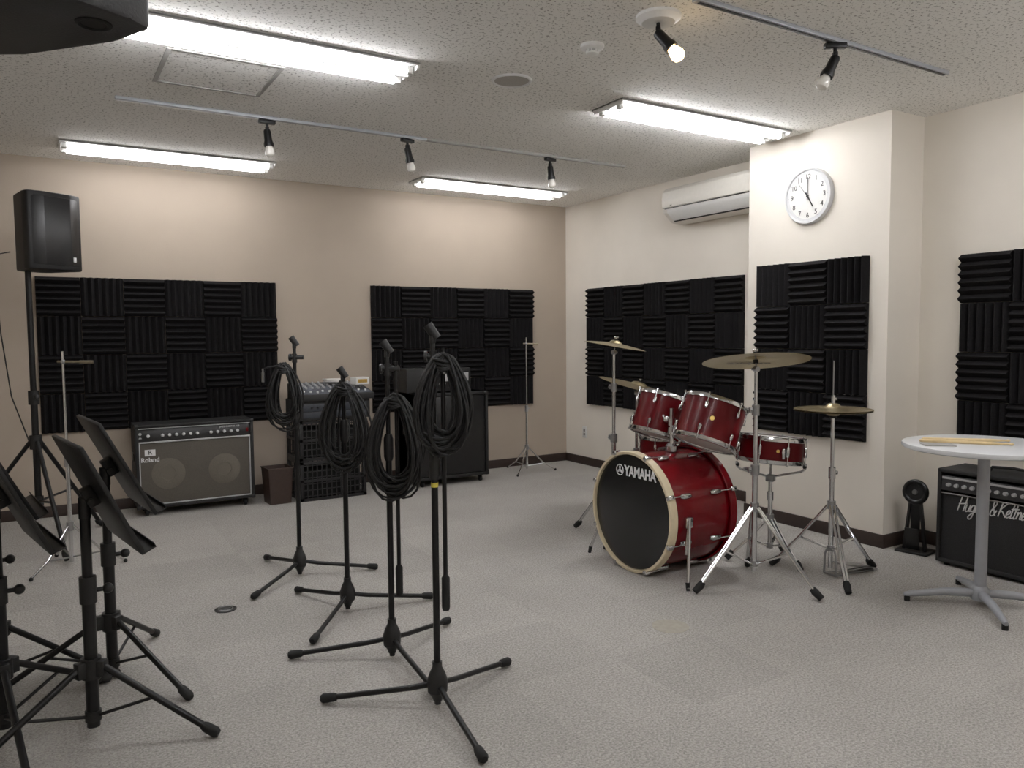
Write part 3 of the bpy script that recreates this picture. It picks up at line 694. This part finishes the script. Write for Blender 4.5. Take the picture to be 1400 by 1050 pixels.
def legs3(t,R,col,low,rot=0):
    B().cyl((0,0,col-.02),(0,0,col+.025),.022).end("leg_collar",'steel',t)
    B().cyl((0,0,low-.015),(0,0,low+.015),.020).end("brace_collar",'steel',t)
    for k in range(3):
        a=2*pi*k/3; d=Vector((cos(a),sin(a),0)); n=Vector((-sin(a),cos(a),0))
        b=B()
        for q in (-1,1):
            b.tube([d*.018+n*q*.010+Vector((0,0,col)),d*(R*.5)+n*q*.009+Vector((0,0,col*.52)),d*(R*.97)+n*q*.007+Vector((0,0,.022))],.0072,8)
        l=b.end("leg",'chrome',t)
        b=B()
        for q in (-1,1): b.tube([d*.018+n*q*.006+Vector((0,0,low)),d*(R*.52)+n*q*.006+Vector((0,0,col*.5))],.0055,8)
        b.end("brace",'chrome',l)
        B().tube([d*(R*.86)+Vector((0,0,.06)),d*(R*.90)+Vector((0,0,.045)),d*R+Vector((0,0,.016))],[.015,.020,.017],12).end("rubber_foot",'rubber',l)
def basket_stand(loc,rz,zt,label):
    t=thing("snare_stand",(loc[0],loc[1],0),rz,label,"drum stand")
    B().cyl((0,0,.08),(0,0,.40),.0135).end("lower_tube",'chrome',t); B().cyl((0,0,.38),(0,0,zt-.09),.011).cyl((0,0,.37),(0,0,.42),.019).end("upper_tube",'chrome',t)
    B().box((0,0,zt-.09),(.05,.05,.04),.008).end("basket_hub",'steel',t)
    for k in range(3):
        a=2*pi*k/3+.3; d=Vector((cos(a),sin(a),0))
        l=B().tube([Vector((0,0,zt-.085)),d*.10+Vector((0,0,zt-.055)),d*.19+Vector((0,0,zt-.03)),d*.215+Vector((0,0,zt-.01)),d*.217+Vector((0,0,zt+.018))],.007,10).end("basket_arm",'chrome',t)
        B().sphere(d*.212+Vector((0,0,zt)),.012).end("rubber_grip",'rubber',l)
    legs3(t,.25,.26,.10)
    return t
basket_stand((3.64,3.08),.4,.592,"chrome snare stand with three basket arms")
def cym(t,z,R,tilt,az,name="cymbal",flip=False,c=(0,0)):
    d=Vector((sin(tilt)*cos(az),sin(tilt)*sin(az),cos(tilt)))
    f=-1 if flip else 1
    pr=[(.006,.026),(R*.08,.025),(R*.15,.020),(R*.19,.010),(R*.22,.006),(R*.5,.000),(R*.8,-.007),(R,-.014)]
    th=.0014
    prof=[(r_,f*z_) for r_,z_ in pr]+[(r_,f*(z_)-th) for r_,z_ in reversed(pr)]
    o=B().lathe(prof,n=d,seg=72,close=True).end(name,'brass',t); o.location=(c[0],c[1],z)
    return o,d
def cym_stand(loc,rz,hgt,R,col,tilt,az,cr,label):
    t=thing("cymbal_stand",(loc[0],loc[1],0),rz,label,"cymbal stand")
    z1=hgt*.52; z2=hgt*.78
    B().cyl((0,0,.09),(0,0,z1),.0145).end("lower_tube",'chrome',t)
    B().cyl((0,0,z1),(0,0,z2),.0115).end("middle_tube",'chrome',t)
    B().cyl((0,0,z2),(0,0,hgt-.055),.009).end("upper_tube",'chrome',t)
    for z,rr in ((z1,.023),(z2,.020)):
        b=B().cyl((0,0,z-.03),(0,0,z+.025),rr,seg=20); b.box((rr+.01,0,z),(.02,.014,.03),.003); b.cyl((rr+.01,-.035,z),(rr+.01,.02,z),.004); b.box((rr+.01,-.04,z),(.03,.005,.014),.002)
        b.end("memory_clamp",'steel',t)
    b=B().cyl((-.0,-.014,hgt-.055),(0,.014,hgt-.055),.014); b.box((0,-.022,hgt-.055),(.028,.006,.014),.002); b.end("tilter",'steel',t)
    d=Vector((sin(tilt)*cos(az-rz),sin(tilt)*sin(az-rz),cos(tilt)))
    p=Vector((0,0,hgt-.055)); 
    B().tube([p,p+d*.105],.004,8).end("cymbal_rod",'steel',t)
    B().tube([p+d*.03,p+d*.05],.013,14).end("felt",'rubber',t); B().tube([p+d*.082,p+d*.092],.012,14).end("felt",'rubber',t)
    b=B().tube([p+d*.092,p+d*.102],.008,10); b.box(p+d*.100,(.034,.005,.012),.002); b.end("wing_nut",'chrome',t)
    legs3(t,R,col,.13)
    q=p+d*.056
    c=thing("cymbal",Vector((loc[0],loc[1],0))+Matrix.Rotation(rz,3,'Z')@q,0,"bronze %s cymbal tilted on a chrome stand"%("ride" if R>.35 else "crash"),"cymbal","cymbals of the drum kit")
    o,dd=cym(c,0,cr,tilt,az,"cymbal_plate")
    return t,c,dd
TA=radians(11)
t,c,dd=cym_stand((3.20,2.81),radians(167),1.22,.36,.43,TA,radians(59),.275,"heavy chrome double-braced cymbal stand")
e1=Vector((.8555,-.5177,0)); e1=(e1-dd*e1.dot(dd)).normalized(); nn=-dd; e2=nn.cross(e1)
Mz=Matrix(((e1.x,e2.x,nn.x,0),(e1.y,e2.y,nn.y,0),(e1.z,e2.z,nn.z,0),(0,0,0,1)))
text("Zildjian",.085,'knob',c,Mz@Matrix.Translation((-.0,-.13,.0055)),"printed_logo",ext=.0003)
cym_stand((3.22,4.02),radians(103),1.29,.34,.42,radians(10),radians(-40),.205,"tall chrome cymbal stand behind the bass drum")
cym_stand((3.62,4.26),radians(40),.99,.30,.36,radians(15),radians(-40),.29,"low chrome cymbal stand beside the floor tom")
t=thing("hi_hat_stand",(3.70,2.71,0),radians(-8),"chrome hi-hat stand with foot pedal","hi-hat stand")
B().cyl((0,0,.05),(0,0,.58),.0135).end("lower_tube",'chrome',t); B().cyl((0,0,.56),(0,0,.90),.010).cyl((0,0,.55),(0,0,.61),.019).box((.025,0,.58),(.03,.012,.02),.003).end("upper_tube",'chrome',t)
B().cyl((0,0,.88),(0,0,1.20),.0034,seg=8).end("pull_rod",'steel',t)
B().lathe([(0,.885),(.02,.885),(.024,.9),(.02,.915),(0,.915)],seg=20).end("cymbal_seat",'rubber',t)
B().cyl((0,0,.965),(0,0,1.01),.010).box((.016,0,.99),(.026,.005,.014),.002).end("clutch",'chrome',t)
legs3(t,.33,.40,.16)
b=B(); b.tube([(0,.045,.012),(.10,.03,.010),(.30,.03,.010)],.005,8); b.tube([(0,-.045,.012),(.10,-.03,.010),(.30,-.03,.010)],.005,8); b.box((.30,0,.012),(.03,.08,.012),.003); b.end("pedal_base",'steel',t)
B().box((.17,0,.045),(.26,.070,.008),.003,rot=(0,radians(12),0)).end("footboard",'steel',t,"ribbed metal footboard")
B().tube([(0,.045,.012),(0,.040,.12),(0,.018,.17)],.006,8).tube([(0,-.045,.012),(0,-.040,.12),(0,-.018,.17)],.006,8).tube([(0,.045,.012),(0,-.045,.012)],.006,8).end("pedal_frame",'steel',t)
c=thing("hi_hat_cymbals",(3.70,2.71,.93),0,"pair of bronze hi-hat cymbals on a chrome stand","cymbals","cymbals of the drum kit")
cym(c,.012,.205,radians(0),0,"upper_cymbal"); cym(c,-.008,.205,0,0,"lower_cymbal",flip=True)
# ---------------------------------------------------------------- pedal by pillar
t=thing("drum_pedal",(4.56,2.74,0),radians(-80),"black folded drum pedal with round cam by the pillar","pedal")
B().box((0,.0,.008),(.19,.16,.016),.005).end("base_plate",'blackp',t)
for sg in (-1,1): B().prism([(sg*.070,.016),(sg*.052,.016),(sg*.018,.36),(sg*.032,.36)],-.03,.0,'Y',.003).end("upright",'blackp',t)
B().box((0,-.015,.20),(.055,.014,.30),.005).end("drive_plate",'black',t)
B().ring((0,-.02,.375),.062,.016,(0,-1,.1),40,10).lathe([(0,0),(.055,.0),(.055,.008),(0,.008)],(0,-.02,.375),(0,-1,.1),32).end("cam_disc",'black',t)
B().lathe([(0,0),(.016,0),(.014,.01),(0,.012)],(0,-.030,.376),(0,-1,.1),20).end("hub",'silver',t)
B().box((0,-.055,.09),(.08,.012,.14),.004,rot=(.25,0,0)).end("footboard",'knob',t)
# ---------------------------------------------------------------- combo by right wall
t=thing("guitar_amplifier",(4.425,2.20,0),-pi/2,"black combo guitar amplifier with speckled grille and script lettering","amplifier")
W=.68;D_=.29;Z1=.565
b=B().box((0,D_-.01,Z1/2+.008),(W,.02,Z1-.016),.004)
for sg in (-1,1): b.box((sg*(W/2-.012),D_/2,Z1/2+.008),(.024,D_,Z1-.016),.008)
for z in (Z1-.012,.028): b.box((0,D_/2,z),(W,D_,.024),.008)
b.end("cabinet",'tolex',t)
B().box((0,.025,.225),(W-.05,.02,.38),.003).end("grille_cloth",'speckle',t)
B().box((0,.018,Z1-.083),(W-.05,.03,.085),.003,rot=(radians(-6),0,0)).end("control_panel",mat('dark_grey_metal',(70,70,72),.35,.4,var=.05),t)
B().box((0,.0015,Z1-.052),(W-.06,.004,.012),.001).end("panel_stripe",'rim',t,"bright stripe with printed scale")
for i in range(12): B().lathe([(0,0),(.012,0),(.010,.018),(0,.019)],(-.27+i*.044,.002,Z1-.090),(0,-1,.1),14).end("knob",'rim',t)
B().box((0,.008,Z1-.140),(W-.05,.008,.008),.001).end("trim_strip",'chrome',t)
STK={'H':([[(.05,1),(0,0)],[(.55,1),(.5,0)],[(-.05,.48),(.3,.52),(.65,.6)]],.68),
'u':([[(0,.5),(0,.1),(.1,0),(.25,.08),(.33,.5),(.33,.08),(.45,.05)]],.42),
'g':([[(.33,.45),(.15,.5),(.03,.3),(.1,.05),(.3,.15),(.35,.5),(.33,-.3),(.15,-.5),(.0,-.35),(.2,-.1),(.48,.1)]],.44),
'h':([[(0,0),(.12,.9),(.2,1),(.14,.6),(.03,0),(.12,.4),(.28,.5),(.32,.3),(.32,.05),(.45,.05)]],.41),
'e':([[(0,.18),(.25,.3),(.25,.48),(.1,.48),(.02,.2),(.12,0),(.38,.12)]],.36),
's':([[(0,.05),(.2,.5),(.28,.2),(.2,0),(.02,.03)]],.34),' ':([],.18),
'&':([[(.5,0),(.1,.7),(.2,1),(.35,.8),(.05,.3),(.1,0),(.35,.05),(.5,.4)]],.58),
'K':([[(.05,1),(0,0)],[(.5,1),(.05,.5),(.25,.35),(.6,0)]],.60),
't':([[(.1,.95),(.05,.1),(.12,0),(.28,.08)],[(-.05,.6),(.28,.68)]],.27),
'n':([[(0,.5),(0,0),(.05,.35),(.2,.5),(.28,.35),(.28,.05),(.4,.05)]],.38),
'r':([[(0,.5),(0,0),(.03,.35),(.2,.52),(.28,.45)]],.35)}
def smooth(p):
    p=[p[0]]+p+[p[-1]]; o=[]
    for i in range(1,len(p)-2):
        for k in range(5):
            t_=k/5; q=[]
            for a_ in (0,1):
                p0,p1,p2,p3=p[i-1][a_],p[i][a_],p[i+1][a_],p[i+2][a_]
                q.append(.5*(2*p1+(p2-p0)*t_+(2*p0-5*p1+4*p2-p3)*t_**2+(3*p1-p0-3*p2+p3)*t_**3))
            o.append(q)
    o.append(list(p[-1])); return o
b=B(); cx=0; sc=.061
for ch in "Hughes & Kettner":
    st,adv=STK[ch]
    for s_ in st:
        b.tube([(-.225+sc*(cx+x+.38*y),.0135,.335+sc*y*1.35+.012*cx/6.5) for x,y in smooth(s_)],.0033,6)
    cx+=adv
b.end("lettering",'whitepaint',t,"white script lettering")
for sg in (-1,1):
    for y in (.04,D_-.04): B().cyl((sg*(W/2-.05),y,0),(sg*(W/2-.05),y,.018),.016).end("rubber_foot",'rubber',t)
b=B().tube([(-.12,D_/2,Z1),(-.11,D_/2,Z1+.022),(0,D_/2,Z1+.03),(.11,D_/2,Z1+.022),(.12,D_/2,Z1)],.008,10); b.end("carry_handle",'rubber',t)
# ---------------------------------------------------------------- table
t=thing("round_table",(3.92,2.02,0),radians(135),"round white cafe table on grey pedestal","table")
B().lathe([(0,.777),(.350,.777),(.362,.782),(.365,.79),(.362,.802),(.355,.805),(0,.805)],seg=96).end("table_top",'table',t)
B().cyl((0,0,.05),(0,0,.77),.027,seg=32).lathe([(0,.767),(.11,.767),(.11,.777),(0,.777)],seg=32).end("pedestal",'greypost',t)
B().lathe([(0,.03),(.04,.03),(.045,.05),(.04,.085),(.028,.10),(0,.10)],seg=32).end("base_hub",'greypost',t)
for k in range(4):
    a=k*pi/2; d=Vector((cos(a),sin(a),0))
    l=B().tube([d*.03+Vector((0,0,.062)),d*.15+Vector((0,0,.06)),d*.32+Vector((0,0,.036)),d*.345+Vector((0,0,.032))],[.022,.020,.015,.010],12).end("base_leg",'greypost',t)
    B().cyl(d*.33,d*.33+Vector((0,0,.026)),.014).end("glide",'rubber',l)
def stick(p,a,label):
    t=thing("drumstick",p,a,label,"drumstick","pair of drumsticks on the table")
    B().lathe([(0,-.2),(.006,-.198),(.008,-.19),(.008,.11),(.005,.175),(.004,.182),(.0065,.19),(.0065,.197),(.002,.203),(0,.2035)],(0,0,.0082),(1,0,0),14).end("stick_body",'stick',t)
stick((3.84,2.07,.805),radians(-56),"pale wooden drumstick lying on the white table"); stick((3.93,2.12,.805),radians(-44),"pale wooden drumstick lying on the white table")
t=thing("booklet",(3.69,2.12,.805),radians(-45),"thin grey paper booklet on the white table","booklet")
B().box((0,0,.005),(.14,.10,.002)).end("cover",'vent',t); B().box((0.001,0.001,.002),(.138,.098,.004)).end("pages",'paper',t)
# ---------------------------------------------------------------- world, view
w=bpy.data.worlds.new("world"); S.world=w; w.use_nodes=True
w.node_tree.nodes["Background"].inputs[0].default_value=(.5,.5,.52,1); w.node_tree.nodes["Background"].inputs[1].default_value=.3
S.view_settings.view_transform='Standard'
S.view_settings.look='None'
S.view_settings.gamma=1.08
